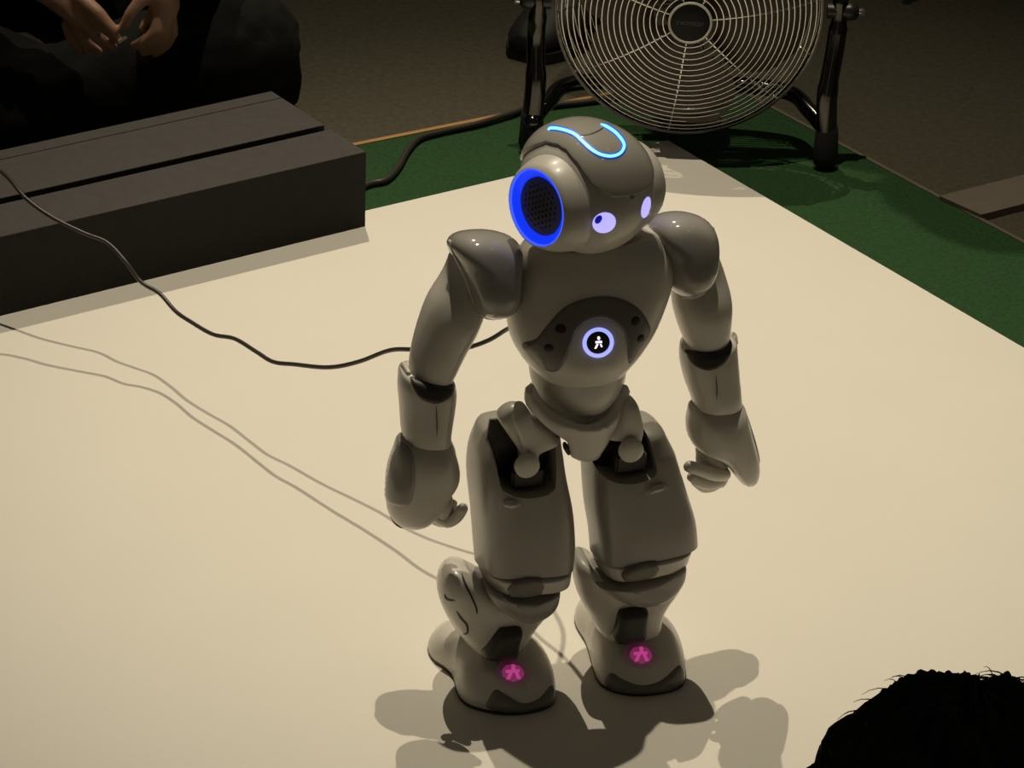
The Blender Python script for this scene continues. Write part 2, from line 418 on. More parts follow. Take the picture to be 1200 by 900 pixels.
def capel(a):
    d = abs(math.degrees((a + math.pi) % (2 * math.pi) - math.pi)); return math.radians(np.interp(d, [q[0] for q in _ct], [q[1] for q in _ct]))
hcap = headgrid('head_cap', capel, 0.0026, 'grey', head, edge=True, na=120)
for s, nm in ((-1, 'right'), (1, 'left')):
    d = HL * s
    lathe('ear_housing', HC + HU * -0.004, d, [(0.028, 0.046), (0.040, 0.0445), (0.050, 0.0420), (0.0575, 0.0390), (0.0615, 0.0365), (0.0625, 0.0350), (0.0560, 0.0345), (0.050, 0.02)], 'shell', head)
    lathe('ear_ring_light', HC + HU * -0.004, d, [(0.0560, 0.0344), (0.0605, 0.0340), (0.0600, 0.0325), (0.0572, 0.0270), (0.0540, 0.0262), (0.052, 0.0262)], 'blue', head, close=False)
    lathe('ear_ring_rim', HC + HU * -0.004, d, [(0.0595, 0.0344), (0.0626, 0.0346), (0.0626, 0.0336), (0.0600, 0.0334), (0.0595, 0.0344)], 'blue_rim', head, close=False)
    lathe('speaker_grille', HC + HU * -0.004, d, [(0.050, 0.0262), (0.0566, 0.0262), (0.0574, 0.024), (0.0582, 0.012), (0.0584, 0.001)], 'grille', head)
    V, Fc = [], []; a1 = HU; a2 = HF; o0 = HC + HU * -0.004 + d * 0.0583
    for i in range(-6, 7):
        for j in range(-6, 7):
            x, y = (i + 0.5 * (j % 2)) * 0.0052, j * 0.0045
            if x * x + y * y > 0.0195 ** 2: continue
            b = len(V); r = 0.0019; zz = 0.0002 - 0.0009 * (x * x + y * y) / 0.0195 ** 2
            for k in range(6):
                t = math.pi / 3 * k; V.append(o0 + d * (zz + 0.0001) + a1 * (x + r * math.cos(t)) + a2 * (y + r * math.sin(t)))
            V += [p - d * 0.003 for p in V[b:b + 6]]
            Fc.append(tuple(range(b, b + 6))); Fc += [(b + k, b + (k + 1) % 6, b + 6 + (k + 1) % 6, b + 6 + k) for k in range(6)]
    tag(obj('speaker_holes', V, Fc, 'black', head, False), kind='stuff')
htree = bvh(head, hcap); ctree = bvh(hcap); ftree = bvh(head)
e1 = patch('eye', ell(708, 261, 14, 12, -20), on(ftree), 'lav', head, 0.0012, 3, 0.004, 2)
patch('pupil', ell(701.3, 257.3, 5.6, 3.8, -55), on(bvh(e1)), 'pupil', head, 0.0008, 1.2, 0.001, 1.2)
e2 = patch('eye', ell(757, 243, 5.0, 13, 14), on(ftree), 'lav', head, 0.0012, 2, 0.004, 2)
def strip_on(name, line, w, m, parent, tree, h=0.0012, depth=0.002, step=2.0, pil=0.0):
    L = catmull([A3(p) for p in line], 6); a, b = [], []
    for i, p in enumerate(L):
        t = nrm(L[min(i + 1, len(L) - 1)] - L[max(i - 1, 0)]); nn = np.array([-t[1], t[0]])
        s = math.sin(math.pi * min(0.5, max(0.12, min(i, len(L) - 1 - i) / 5 * 0.5)))
        a.append(p + nn * w / 2 * s); b.append(p - nn * w / 2 * s)
    return patch(name, a + b[::-1], on(tree), m, parent, h, pil, depth, step, 0)
led = [(642, 152), (647, 150), (660, 152), (673, 157), (683, 166), (693, 175), (704, 181), (716, 183), (726, 180), (731, 173), (730, 166), (722, 156), (712, 149), (704, 145.5)]
halo = strip_on('crown_light_halo', led, 5.8, 'cyan_halo', head, ctree, 0.0006)  # wider dim blue strip: the blurred glow around the crown light, painted as emission
strip_on('crown_light', led, 3.0, 'cyan', head, bvh(halo), 0.0005, 0.0008)
strip_on('touch_button_seam', [(664, 149), (668, 155), (678, 158), (692, 157), (702, 153), (708, 149)], 1.4, 'dark', head, ctree, 0.0004, 0.001, 1.0)
patch('forehead_camera', ell(741, 230, 2.6, 3), on(htree), 'black', head, 0.0006, 1, 0.002, 1.5)
nb = RO + FACE * 0.006 + Z3 * 0.405
lathe('neck', nb, [0, 0, 1], [(0, 0.026), (0.02, 0.024), (0.05, 0.026), (0.055, 0.02)], 'dark', robot, inv=RI)

# ---- torso
torso = loft('torso', [(640, 283, 738, 266, 0.0, 0.030, 0.036), (614, 290, 768, 268, 0.0, 0.038, 0.044), (603, 314, 786, 294, 0.004, 0.047, 0.053), (598, 345, 785, 322, 0.006, 0.052, 0.054),
    (596, 372, 776, 350, 0.008, 0.055, 0.053), (601, 398, 762, 380, 0.010, 0.056, 0.050), (613, 420, 744, 406, 0.012, 0.054, 0.046), (630, 438, 727, 427, 0.014, 0.046, 0.040)],
    'shell', e=2.35, cap=(0.12, 0.12))
abd = loft('abdomen', [(619, 405, 738, 393, 0.006, 0.044, 0.045), (621, 430, 733, 419, 0.006, 0.045, 0.045), (625, 452, 728, 442, 0.006, 0.044, 0.042), (636, 470, 718, 460, 0.006, 0.038, 0.036)], 'shell', cap=(0.1, 0.2))
ttree = bvh(torso, abd)
tt = on(bvh(torso))
cband = patch('chest_band', [(612, 404), (628, 397), (642, 380), (660, 361), (685, 350), (712, 347), (735, 353), (752, 365), (762, 383), (761, 392), (748, 412), (740, 425), (736, 424), (734, 402), (729, 388), (718, 378), (704, 374), (688, 377), (676, 388), (670, 402), (664, 420), (656, 433), (645, 436), (632, 428)], tt, 'band', torso, 0.0016, 3.5, 0.004, 3.2)
patch('side_fairing', [(611, 404), (626, 404), (636, 418), (643, 435), (634, 432), (620, 420)], tt, 'shell', torso, 0.0034, 5, 0.004, 3)
for (u, v, a, b, an) in ((657, 386, 6.6, 6.4, -10), (643, 408, 5.8, 5.0, 15), (745, 377, 5.4, 6.6, 10), (751, 397, 4, 5.6, 25)):
    patch('sonar', ell(u, v, a, b, an), on(bvh(torso, cband)), 'black', torso, 0.0007, 1.0, 0.003, 2)
bt = patch('chest_button', ell(701, 401.5, 18.6, 17.6, -25, 28), tt, 'ring_led', torso, 0.0026, 1.6, 0.003, 2.6)
bf = patch('button_face', ell(701, 401.5, 13.8, 13.0, -25, 24), on(bvh(bt)), 'black', torso, 0.0006, 0.8, 0.001, 2.2)
ic = on(bvh(bf))
for pl in (ell(701.6, 395.2, 2.0, 2.6, 0, 10), [(697.0, 399.6), (706.0, 398.8), (706.2, 401.8), (697.2, 402.4)],
           [(698.6, 403.6), (701.2, 403.4), (698.4, 409.6), (695.6, 409.8)], [(703.2, 403.4), (705.2, 403.2), (707.0, 407.2), (704.8, 407.8)]):
    pl = [(701.4 + (a_ - 701.4) * .84, 401.6 + (b_ - 401.6) * .84) for a_, b_ in pl]
    patch('button_icon', pl, ic, 'white_led', torso, 0.0005, 0, 0.001, 1.6, 0)

# ---- shoulders and arms
padR = inflate('shoulder_pad', [(527, 284), (534, 275), (552, 270), (576, 270), (597, 276), (609, 290), (609, 318), (607, 345), (602, 364), (586, 373.5), (568, 372), (556, 363), (549, 346), (543, 328), (536, 308), (529, 295)], 0.009, 0.036, 0.044, 'grey', e=0.58, ctr=(574, 318))
padL = inflate('shoulder_pad', [(761, 266), (771, 254), (792, 248), (815, 251), (831, 262), (838, 282), (837, 312), (829, 335), (815, 346), (801, 348), (789, 340), (781, 324), (774, 303), (764, 283)], 0.009, 0.036, 0.044, 'grey', e=0.58, ctr=(803, 298))
tube('pad_rim', catmull([onplane(u, v, P(574, 318, .009), BLOB) + BLOB * z for u, v, z in ((527, 283, .0), (532, 299, .006), (541, 319, .008), (548, 338, .008), (556, 357, .006), (567, 370, .003), (580, 373, 0))], 5), 0.0019, 'shell', padR, 8)
tube('pad_rim', catmull([onplane(u, v, P(803, 298, .009), BLOB) + BLOB * z for u, v, z in ((835, 268, .0), (838, 290, .004), (835.5, 315, .006), (828, 335, .006), (815, 346, .004), (801, 348, 0))], 5), 0.0019, 'shell', padL, 8)
uaR = loft('upper_arm', [(532, 292, 580, 318, -.004, .018, .026), (522, 320, 569, 356, -.003, .020, .028), (503, 351, 557, 385, 0.0, .028, .028), (490, 385, 543, 412, 0.002, .026, .026), (482, 418, 532, 436, 0.004, .023, .023), (481, 441, 526, 449, 0.006, .020, .020)], 'shell', e=2.3, cap=(0.5, 0.25))
uaL = loft('upper_arm', [(782, 300, 836, 285, -.004, .018, .026), (788, 335, 848, 318, -.003, .020, .028), (790, 360, 855, 350, 0.0, .028, .028), (797, 385, 854, 379, 0.002, .026, .026), (805, 404, 851, 400, 0.004, .022, .022)], 'shell', e=2.3, cap=(0.5, 0.25))
def collar(name, secs, m):
    """An open-topped sleeve with a dark inside."""
    o = loft(name, secs, m, e=2.4, cap=(0.0, 0.06)); return o
faR = loft('forearm', [(470, 438, 532, 447, 0.004, .026, .030), (468, 452, 533, 459, 0.004, .028, .030), (470, 478, 530, 483, 0.006, .027, .028), (471, 500, 527, 503, 0.008, .026, .026), (472, 510, 527, 513, 0.008, .026, .026)], 'shell', e=2.4, cap=(0.25, 0.05))
faL = loft('forearm', [(800, 410, 861, 398, 0.004, .026, .030), (799, 424, 862, 414, 0.004, .028, .030), (804, 446, 864, 438, 0.006, .027, .028), (811, 466, 866, 459, 0.008, .026, .026), (813, 474, 867, 468, 0.008, .025, .026)], 'shell', e=2.4, cap=(0.25, 0.05))
for fa, pl in ((faR, [(481, 441), (500, 447), (526, 449), (532, 452), (531, 462), (520, 471), (508, 473), (494, 468), (485, 456)]), (faL, [(803, 409), (825, 412), (850, 402), (857, 400), (857, 412), (850, 425), (838, 433), (826, 434), (812, 427), (805, 417)])):
    patch('elbow_recess', pl, on(bvh(fa)), 'dark', fa, 0.0008, 2, 0.003, 2.5)
strip_on('forearm_seam', [(511, 475), (512, 493), (512, 511)], 1.3, 'seam', faR, bvh(faR), 0.0004, 0.001, 1.2)
strip_on('forearm_seam', [(839, 440), (840, 455), (840, 468)], 1.3, 'seam', faL, bvh(faL), 0.0004, 0.001, 1.2)
for pts, par in (([P(479, 437, .01), P(473, 427, -.006), P(470, 430, -.02), P(469, 440, -.024)], faR), ([P(852, 402, .01), P(857, 392, -.006), P(861, 394, -.02), P(862, 402, -.024)], faL)):
    tube('collar_rim', catmull(pts, 5), 0.0024, 'shell', par, 8)
hcR = inflate('hand_cover', [(472, 512), (500, 514), (527, 514), (533, 530), (537, 546), (535, 560), (527, 572), (519, 586), (508, 602), (496, 612), (480, 616), (464, 612), (455, 600), (453, 575), (456, 550), (463, 530)], 0.010, 0.030, 0.030, 'shell', d=FACE, e=0.5)
hcL = inflate('hand_cover', [(813, 474), (840, 473), (866, 468), (873, 484), (880, 510), (886, 533), (887, 550), (882, 564), (871, 566), (860, 556), (848, 541), (838, 534), (820, 527), (809, 516), (806, 500), (808, 486)], 0.010, 0.028, 0.030, 'shell', d=FACE, e=0.5)
patch('side_panel', [(468, 518), (478, 522), (485, 536), (487, 560), (483, 586), (476, 593), (462, 592), (452.5, 585), (453, 560), (459, 535)], on(bvh(hcR)), 'grey', hcR, 0.0032, 4, 0.004, 3)
inflate('side_panel', [(866, 472), (870, 474), (878, 497), (886, 525), (888.5, 540), (885, 545), (878, 535), (871, 508)], 0.004, 0.014, 0.014, 'grey', d=FACE, parent=hcL, e=0.5)
patch('hand_pad', [(461, 611), (480, 615), (491, 613), (490, 617), (476, 618), (465, 616)], lambda u, v: (P(u, v, .012), FACE), 'dark', hcR, 0.006, 2, 0.012, 2)
patch('hand_pad', [(871, 562), (880, 561), (881, 565), (876, 568), (871, 566)], lambda u, v: (P(u, v, .012), FACE), 'dark', hcL, 0.006, 2, 0.010, 2)
def finger(pts, r, par, name='finger'):
    o = tube(name, catmull([P(u, v, t) for u, v, t in pts], 4), list(np.interp(np.linspace(0, 1, 4 * (len(pts) - 1) + 1), np.linspace(0, 1, len(r)), r)), 'shell', par, 10); return o
def palm(name, outline, t, par):
    return inflate(name, outline, t, 0.010, 0.012, 'shell', d=FACE, parent=par, n=28)
hR = inflate('hand', [(508, 588), (522, 574), (530, 582), (527, 600), (522, 610), (512, 612)], 0.012, 0.012, 0.014, 'shell', d=FACE, n=28)
finger([(513, 606, .016), (524, 611, .020), (535, 606, .024), (542, 596, .026)], (.0062, .0062, .0058, .0052), hR)
finger([(514, 603, .004), (522, 603, .008), (529, 596, .012), (531, 590, .014)], (.0055, .005, .0048, .0040), hR)
finger([(511, 609, -.002), (519, 612, 0.0), (527, 610, .004), (533, 604, .006)], (.0055, .005, .0048, .0044), hR)
finger([(523, 580, .010), (525, 590, .016), (522, 600, .020)], (.0052, .005, .0045), hR, 'thumb')
hL = inflate('hand', [(817, 524), (838, 530), (852, 545), (852, 556), (845, 566), (836, 566), (832, 556), (826, 548), (818, 540)], 0.006, 0.010, 0.012, 'shell', d=FACE, n=28)
finger([(848, 556, .012), (836, 556, .020), (822, 551, .024), (808, 547, .026)], (.0070, .0064, .0062, .0058), hL)
finger([(844, 564, .008), (832, 567, .014), (820, 564, .018), (811, 559, .020)], (.0066, .0062, .0058, .0050), hL)
finger([(846, 562, -.004), (834, 570, .002), (824, 571, .006), (815, 564, .010)], (.0060, .0055, .005, .0046), hL)
finger([(822, 530, .006), (822, 541, .010), (829, 552, .014)], (.0052, .0052, .0048), hL, 'thumb')

# ---- pelvis and hips
ptree = None
def pelm(u, v):
    q = P(u, v, 0.0); x = np.dot(q - P(672, 480, 0.0), LEFT)
    t = 0.060 * math.sqrt(max(0.04, 1 - (x / 0.060) ** 2)) - 0.004 + 0.0007 * min(0, 500 - v) * 0.3
    a = P(u, v, t); n = nrm(FACE * math.sqrt(max(0.05, 1 - (x / 0.066) ** 2)) + LEFT * (x / 0.066)); return a, n
pelvis = loft('pelvis', [(622, 468, 730, 455, 0.0, .040, .045), (632, 485, 724, 474, 0.0, .042, .044), (650, 503, 716, 494, 0.006, .040, .04), (664, 517, 710, 510, 0.010, .034, .034), (674, 527, 701, 522, 0.012, .028, .028)], 'shell', e=2.3, cap=(0.1, 0.5))
patch('pelvis_front', [(615, 456), (619, 452), (624, 456), (634, 473), (650, 488), (672, 497), (692, 500), (710, 493), (722, 478), (729, 458), (733, 451), (737, 455), (736, 466), (728, 486), (718, 508), (708, 527), (697, 538), (687, 542), (676, 539), (668, 533), (666, 520), (656, 512), (640, 500), (622, 482), (615, 470)], pelm, 'shell', pelvis, 0.004, 5, 0.006, 3)
patch('pelvis_notch', ell(665.5, 528, 3.0, 6, -15), lambda u, v: (P(u, v, .05), FACE), 'dark', pelvis, 0.001, 1, 0.008, 2)
for side in (0, 1):
    if side == 0:   # the robot's right leg
        arm = [(604, 478), (611, 475), (618, 477), (622, 487), (640, 500), (654, 514), (646, 521), (634, 526), (628, 531), (628, 545), (611, 545), (612, 530), (607, 515), (601, 500), (597, 487)]
        bar = [(583, 489), (589, 479), (600, 473), (610, 474), (606, 481), (600, 489), (606, 507), (614, 522), (611, 531), (602, 519), (591, 503)]
        ball = (619, 548, 15); neck = [(612, 520), (627, 520), (626, 545), (612, 545)]
        housing = [(583, 500), (652, 498), (653, 560), (650, 577), (620, 586), (590, 582), (582, 560)]
        th = [(564, 505, 650, 500, -.006, .040, .042), (555, 530, 652, 520, -.004, .046, .046), (553, 560, 656, 550, 0.0, .048, .048), (557, 600, 664, 590, .006, .047, .047), (560, 640, 667, 630, .012, .045, .045), (562, 664, 665, 657, .016, .043, .043)]
        rec = [(586, 470), (652, 470), (658, 500), (653, 560), (646, 576), (620, 582), (596, 578), (586, 562)]
        nub = [(590, 587), (597, 586), (608, 588), (609, 593), (600, 595), (591, 593)]
        lip = [(564, 660, 664, 654, .018, .043, .040), (565, 674, 662, 668, .018, .042, .040)]
        latch = [(602, 682), (635, 678), (634, 697), (598, 700)]
        cap_ = [(570, 688), (590, 695), (620, 698), (645, 694), (655, 686), (653, 704), (642, 717), (622, 726), (604, 723), (586, 713), (574, 701)]
        cap_t = 0.062
        sh = [(520, 676), (528, 667), (543, 667), (560, 675), (580, 684), (615, 690), (648, 686), (645, 705), (630, 724), (619, 740), (608, 757), (592, 768), (570, 768), (553, 758), (538, 742), (525, 724), (516, 703), (516, 686)]
        ank = [(583, 738), (590, 735), (611, 735), (608, 752), (604, 768), (588, 771), (566, 770), (572, 755)]
        foot = [(501, 762), (508, 776), (520, 784), (531, 796), (536, 815), (546, 827), (565, 834), (590, 838), (617, 837), (640, 831), (650, 822), (650, 805), (644, 788), (632, 772), (612, 760), (585, 752), (555, 748), (530, 746), (512, 748)]
        fl = (601, 789); fapex = (590, 795); grooves = [[(541, 672), (545, 684), (552, 698), (558, 712), (559, 720)], [(521, 696), (524, 702), (533, 704)], [(535, 716), (541, 725), (547, 732), (548, 741), (543, 743)]]
        bump_ = [(572, 820), (580, 808), (590, 812), (612, 824), (632, 818), (645, 803), (650, 806), (650, 822), (636, 830), (610, 835), (585, 834), (570, 829)]
    else:
        arm = [(703, 508), (712, 498), (720, 487), (728, 470), (736, 465), (745, 470), (750, 485), (752, 500), (750, 511), (748, 518), (748, 530), (733, 530), (733, 517), (724, 513), (712, 512)]
        bar = None
        ball = (741, 530, 14.5); neck = [(734, 510), (748, 510), (748, 530), (734, 530)]
        housing = [(700, 512), (775, 500), (778, 545), (776, 562), (742, 568), (706, 564), (702, 545)]
        th = [(697, 512, 772, 497, -.006, .040, .042), (690, 530, 780, 515, -.004, .046, .046), (688, 552, 787, 536, 0.0, .048, .048), (690, 590, 798, 570, .006, .047, .047), (695, 625, 808, 602, .012, .045, .045), (697, 652, 811, 628, .016, .043, .043)]
        rec = [(706, 470), (764, 460), (757, 500), (766, 520), (770, 550), (764, 559), (742, 566), (716, 566), (706, 560), (702, 540)]
        nub = [(757, 577), (764, 570), (775, 567), (782, 569), (778, 573), (768, 577), (758, 580)]
        lip = [(699, 648, 805, 626, .018, .043, .040), (700, 662, 800, 641, .018, .042, .040)]
        latch = [(735, 667), (770, 658), (768, 676), (732, 682)]
        cap_ = [(698, 683), (720, 683), (750, 678), (780, 668), (801, 657), (802, 674), (792, 690), (775, 702), (754, 707), (735, 705), (715, 697)]
        cap_t = 0.062
        sh = [(674, 668), (677, 656), (687, 656), (700, 668), (730, 676), (765, 672), (798, 660), (797, 678), (783, 698), (774, 715), (770, 735), (755, 748), (735, 750), (712, 746), (698, 735), (688, 716), (678, 696)]
        ank = [(724, 718), (731, 713), (757, 712), (757, 730), (754, 747), (738, 751), (718, 751), (721, 735)]
        foot = [(673, 730), (678, 742), (686, 755), (692, 775), (698, 795), (708, 807), (728, 814), (752, 816), (778, 813), (798, 806), (803, 796), (801, 775), (793, 755), (780, 742), (762, 734), (735, 730), (708, 722), (690, 715), (676, 718)]
        fl = (751, 768); fapex = (740, 775); grooves = []
        bump_ = [(708, 798), (716, 788), (730, 796), (752, 803), (775, 797), (793, 781), (798, 780), (802, 796), (790, 808), (765, 813), (735, 813), (715, 808)]
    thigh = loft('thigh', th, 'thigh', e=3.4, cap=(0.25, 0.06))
    cutv = []; rec0 = rec; rec = [tuple(q) for q in catmull([A3(p) for p in rec], 4, True)]; n0 = len(rec)
    for t in (0.012, 0.12):
        for (u, v) in rec: cutv.append(P(u, v, 0.045) + FACE * (t - 0.045))
    cf = [tuple(range(n0)), tuple(range(n0, 2 * n0))] + [(i, (i + 1) % n0, n0 + (i + 1) % n0, n0 + i) for i in range(n0)]
    cut = obj('cutter', cutv, cf, None); boolean(thigh, cut)
    patch('hip_housing', [(u_, max(v_, 512 if side == 0 else 506)) for u_, v_ in rec0], lambda u, v: (P(u, v, .045) - FACE * 0.033, FACE), 'dark', thigh, 0.001, 3, 0.003, 6, 2)
    box('hip_motor', P(ball[0] + 1, ball[1] + 16, .040) - FACE * 0.012, LEFT, FACE, Z3, 0.015, 0.008, 0.009, 'dark', robot, 0.002, RI)
    patch('thigh_nub', nub, on(bvh(thigh)), 'shell', thigh, 0.006, 3.5, 0.003, 2.5)
    inflate('hip_bracket', arm, 0.032, 0.013, 0.020, 'shell', d=FACE, e=0.24)
    if bar: inflate('hip_bar', bar, 0.026, 0.012, 0.014, 'shell', d=FACE, e=0.35)
    lathe('hip_ball', P(ball[0], ball[1], .052) - FACE * 0.006, FACE, [(0, 0.0117), (0.004, 0.0117), (0.0055, 0.0108), (0.0065, 0.007), (0.0068, 0.001)], 'shell', robot, inv=RI)
    kp = loft('knee_plate', lip, 'shell', e=3.2, cap=(0.05, 0.06))
    patch('knee_latch', latch, lambda u, v: (P(u, v, .060), FACE), 'band', kp, 0.002, 2, 0.012, 4, 2)
    shin = inflate('shin', sh, 0.020, 0.030, 0.050, 'shell', d=FACE, e=0.5)
    inflate('knee_cap', cap_, 0.046, 0.016, 0.036, 'grey', d=FACE, e=0.3)
    for gl in grooves: strip_on('shin_groove', gl, 2.4, 'dark', shin, bvh(shin), 0.0004, 0.001, 1.5)
    inflate('ankle', ank, 0.050, 0.012, 0.03, 'dark', d=FACE, e=0.35, n=36)
    # foot: sole outline on the board, domed up to the ankle
    ol = resample(catmull([A3(p) for p in foot], 4, True), 64)
    base = [onz(q[0], q[1], 0.0) for q in ol]; c = onz(fapex[0], fapex[1], 0.0)
    rings = [[b + A3((0, 0, 0.0)) for b in base], [c + (b - c) * 1.0 + A3((0, 0, 0.004)) for b in base]]
    for j in range(1, 12):
        a = math.pi / 2 * j / 11 * 0.985
        rings.append([c + (b - c) * (math.cos(a) ** 0.55) + A3((0, 0, 0.004 + 0.034 * math.sin(a))) for b in base])
    V, Fc = skinrings(rings)
    ft = obj('foot', V, Fc, 'shell', robot, True, None, RI); ftr = on(bvh(ft))
    sole = skinrings([[c + (b - c) * 1.004 + A3((0, 0, z)) for b in base] for z in (0.0, 0.0035)])
    obj('sole', sole[0], sole[1], 'dark', ft, True, 50)
    patch('toe_bumper', bump_, ftr, 'band', ft, 0.0022, 4, 0.003, 3)
    patch('foot_light_halo', ell(fl[0], fl[1], 21, 16, 8), ftr, 'pink_faint', ft, 0.0008, 7, 0.003, 2.6)  # outer disc paints the foot light's glow fading out into the shell
    patch('foot_light', ell(fl[0], fl[1], 15, 11.5, 8), ftr, 'pink_dim', ft, 0.0014, 5, 0.003, 2.6)
    for pl in ([(-2, -10), (3, -10), (3, -4), (-2, -4)], [(-10, -3), (9, -4), (9, 0), (-10, 1)], [(-5, 0), (0, 0), (-4, 9), (-9, 9)], [(2, 0), (6, -1), (11, 8), (6, 9)]):
        patch('foot_icon', [(fl[0] + x * .85, fl[1] + y * .85) for x, y in pl], ftr, 'pink', ft, 0.0018, 0, 0.001, 3, 0)
# ---- tether
tc = [(-60, 168, .214), (0, 200, .182), (30, 232, .158), (60, 254, .146), (98, 273, .136), (125, 284, .131), (146, 305, .120), (165, 330, .102), (187, 344, .096), (206, 365, .088), (225, 378, .090), (250, 392, .091), (275, 397, .099), (300, 412, .102), (320, 424, .104), (345, 427, .112), (385, 430.5, .128), (420, 424, .148), (455, 411, .174), (480, 409.5, .188), (510, 412, .197), (545, 408, .210), (572, 399, .224), (592, 387, .240), (606, 378, .258)]
tp = [onz(u, v, z) for u, v, z in tc]
tp += [A3((-0.035, 0.205, 0.305)), A3((-0.012, 0.145, 0.345)), RO - FACE * 0.055 + Z3 * 0.362, RO - FACE * 0.040 + Z3 * 0.362]
tag(tube('network_cable', catmull(tp, 6), 0.0023, 'cable', n=10), 'thin black cable looping through the air into the robot back', 'cable')
# ------------------------------------------------------------------ the fan
FC = np.array([0.142, 1.293, 0.187]); FR = 0.168
fan = empty('floor_fan', (FC[0], FC[1], ZT)); FI = Matrix.Translation((-FC[0], -FC[1], -ZT))
tag(fan, 'chrome wire grille floor fan on a dark stand, on the green turf', 'fan')
FX, FY = np.array([1.0, 0, 0]), np.array([0, -1.0, 0])
def circ(r, off, n=72): return [FC + FY * off + r * (FX * math.cos(a) + Z3 * math.sin(a)) for a in np.linspace(0, 2 * math.pi, n, endpoint=False)]
def ring(name, r, off, rad, m, parent=fan, n=72, k=6):
    V, Fc = [], []
    for i, a in enumerate(np.linspace(0, 2 * math.pi, n, endpoint=False)):
        rd = FX * math.cos(a) + Z3 * math.sin(a)
        for b in np.linspace(0, 2 * math.pi, k, endpoint=False): V.append(FC + FY * off + rd * (r + rad * math.cos(b)) + FY * rad * math.sin(b))
    for i in range(n):
        for j in range(k): Fc.append((i * k + j, i * k + (j + 1) % k, ((i + 1) % n) * k + (j + 1) % k, ((i + 1) % n) * k + j))
    return obj(name, V, Fc, m, parent, True, None, FI if parent is fan else None)
def dome(r, h): return h * (1 - (r / FR) ** 3.0)
nr = 19
for i in range(nr):
    r = 0.034 + (FR - 0.034) * (i / (nr - 1)) ** 0.96; ring('front_grille_ring', r, dome(r, 0.046), 0.00115 if i < nr - 1 else 0.0022, 'chrome')
for i in range(13):
    r = 0.045 + (FR - 0.047) * i / 12; ring('rear_grille_ring', r, -0.012 - dome(r, 0.058), 0.0010, 'chrome')
for i in range(7):
    a = math.radians(264 + i * 360 / 7); rd = FX * math.cos(a) + Z3 * math.sin(a)
    tube('front_spoke', [FC + rd * r + FY * (dome(r, 0.046) - 0.0018) for r in np.linspace(0.026, FR, 9)], 0.0014, 'chrome', fan, 6, FI)
    a += math.radians(24); rd = FX * math.cos(a) + Z3 * math.sin(a)
    tube('rear_spoke', [FC + rd * r - FY * (0.010 + dome(r, 0.058)) for r in np.linspace(0.04, FR, 7)], 0.0013, 'chrome', fan, 6, FI)
lathe('outer_band', FC, FY, [(-0.012, FR - 0.001), (-0.012, FR + 0.0014), (0.003, FR + 0.0014), (0.003, FR - 0.001)], 'chrome_dark', fan, 96, FI, close=False)
bd = lathe('badge', FC, FY, [(0.036, 0.0262), (0.0480, 0.0262), (0.0492, 0.0245), (0.0496, 0.001)], 'badge', fan, 48, FI)
ring('badge_ring', 0.0262, 0.0486, 0.0017, 'badge_ring', bd, 64, 8)
tx = bpy.data.curves.new('badge_lettering', 'FONT'); tx.body = 'swinstar'; tx.size = 0.0105; tx.align_x = 'CENTER'; tx.align_y = 'CENTER'; tx.extrude = 0.0002
to = bpy.data.objects.new('lettering_curve', tx); C.objects.link(to)
dg = bpy.context.evaluated_depsgraph_get(); me = bpy.data.meshes.new_from_object(to.evaluated_get(dg)); bpy.data.objects.remove(to)
me.transform(Matrix(((1, 0, 0, FC[0]), (0, 0, -1, FC[1] - 0.0498), (0, 1, 0, FC[2]), (0, 0, 0, 1))) @ Matrix.Rotation(math.radians(-2), 4, 'Z')); me.name = 'badge_lettering'
me.materials.clear(); link('badge_lettering', me, 'badge_text', bd, False)
lathe('motor', FC, -FY, [(-0.004, 0.02), (0.0, 0.045), (0.03, 0.055), (0.085, 0.055), (0.105, 0.04), (0.108, 0.01)], 'fan_black', fan, 40, FI)
lathe('hub', FC, FY, [(0.0, 0.030), (0.020, 0.030), (0.030, 0.022), (0.032, 0.002)], 'blade', fan, 40, FI)
for k in range(3):
    V, Fc = [], []; n, m_ = 12, 10
    for i in range(n + 1):
        r = 0.026 + 0.122 * i / n; w = math.radians(34 + 26 * math.sin(math.pi * i / n) ** 0.7)
        for j in range(m_ + 1):
            s = j / m_ - 0.5; a = math.radians(118 + 120 * k) + 2 * w * s + 0.25 * i / n
            V.append(FC + r * (FX * math.cos(a) + Z3 * math.sin(a)) + FY * (0.010 + 0.030 * s * (1 - 0.35 * i / n) * 2 * 0.6))
    for i in range(n):
        for j in range(m_): b = i * (m_ + 1) + j; Fc.append((b, b + 1, b + m_ + 2, b + m_ + 1))
    nv = len(V); V += [p - FY * 0.0012 for p in V]; Fc += [tuple(nv + q for q in reversed(f)) for f in Fc]
    obj('blade', V, Fc, 'blade', fan, True, 50, FI)
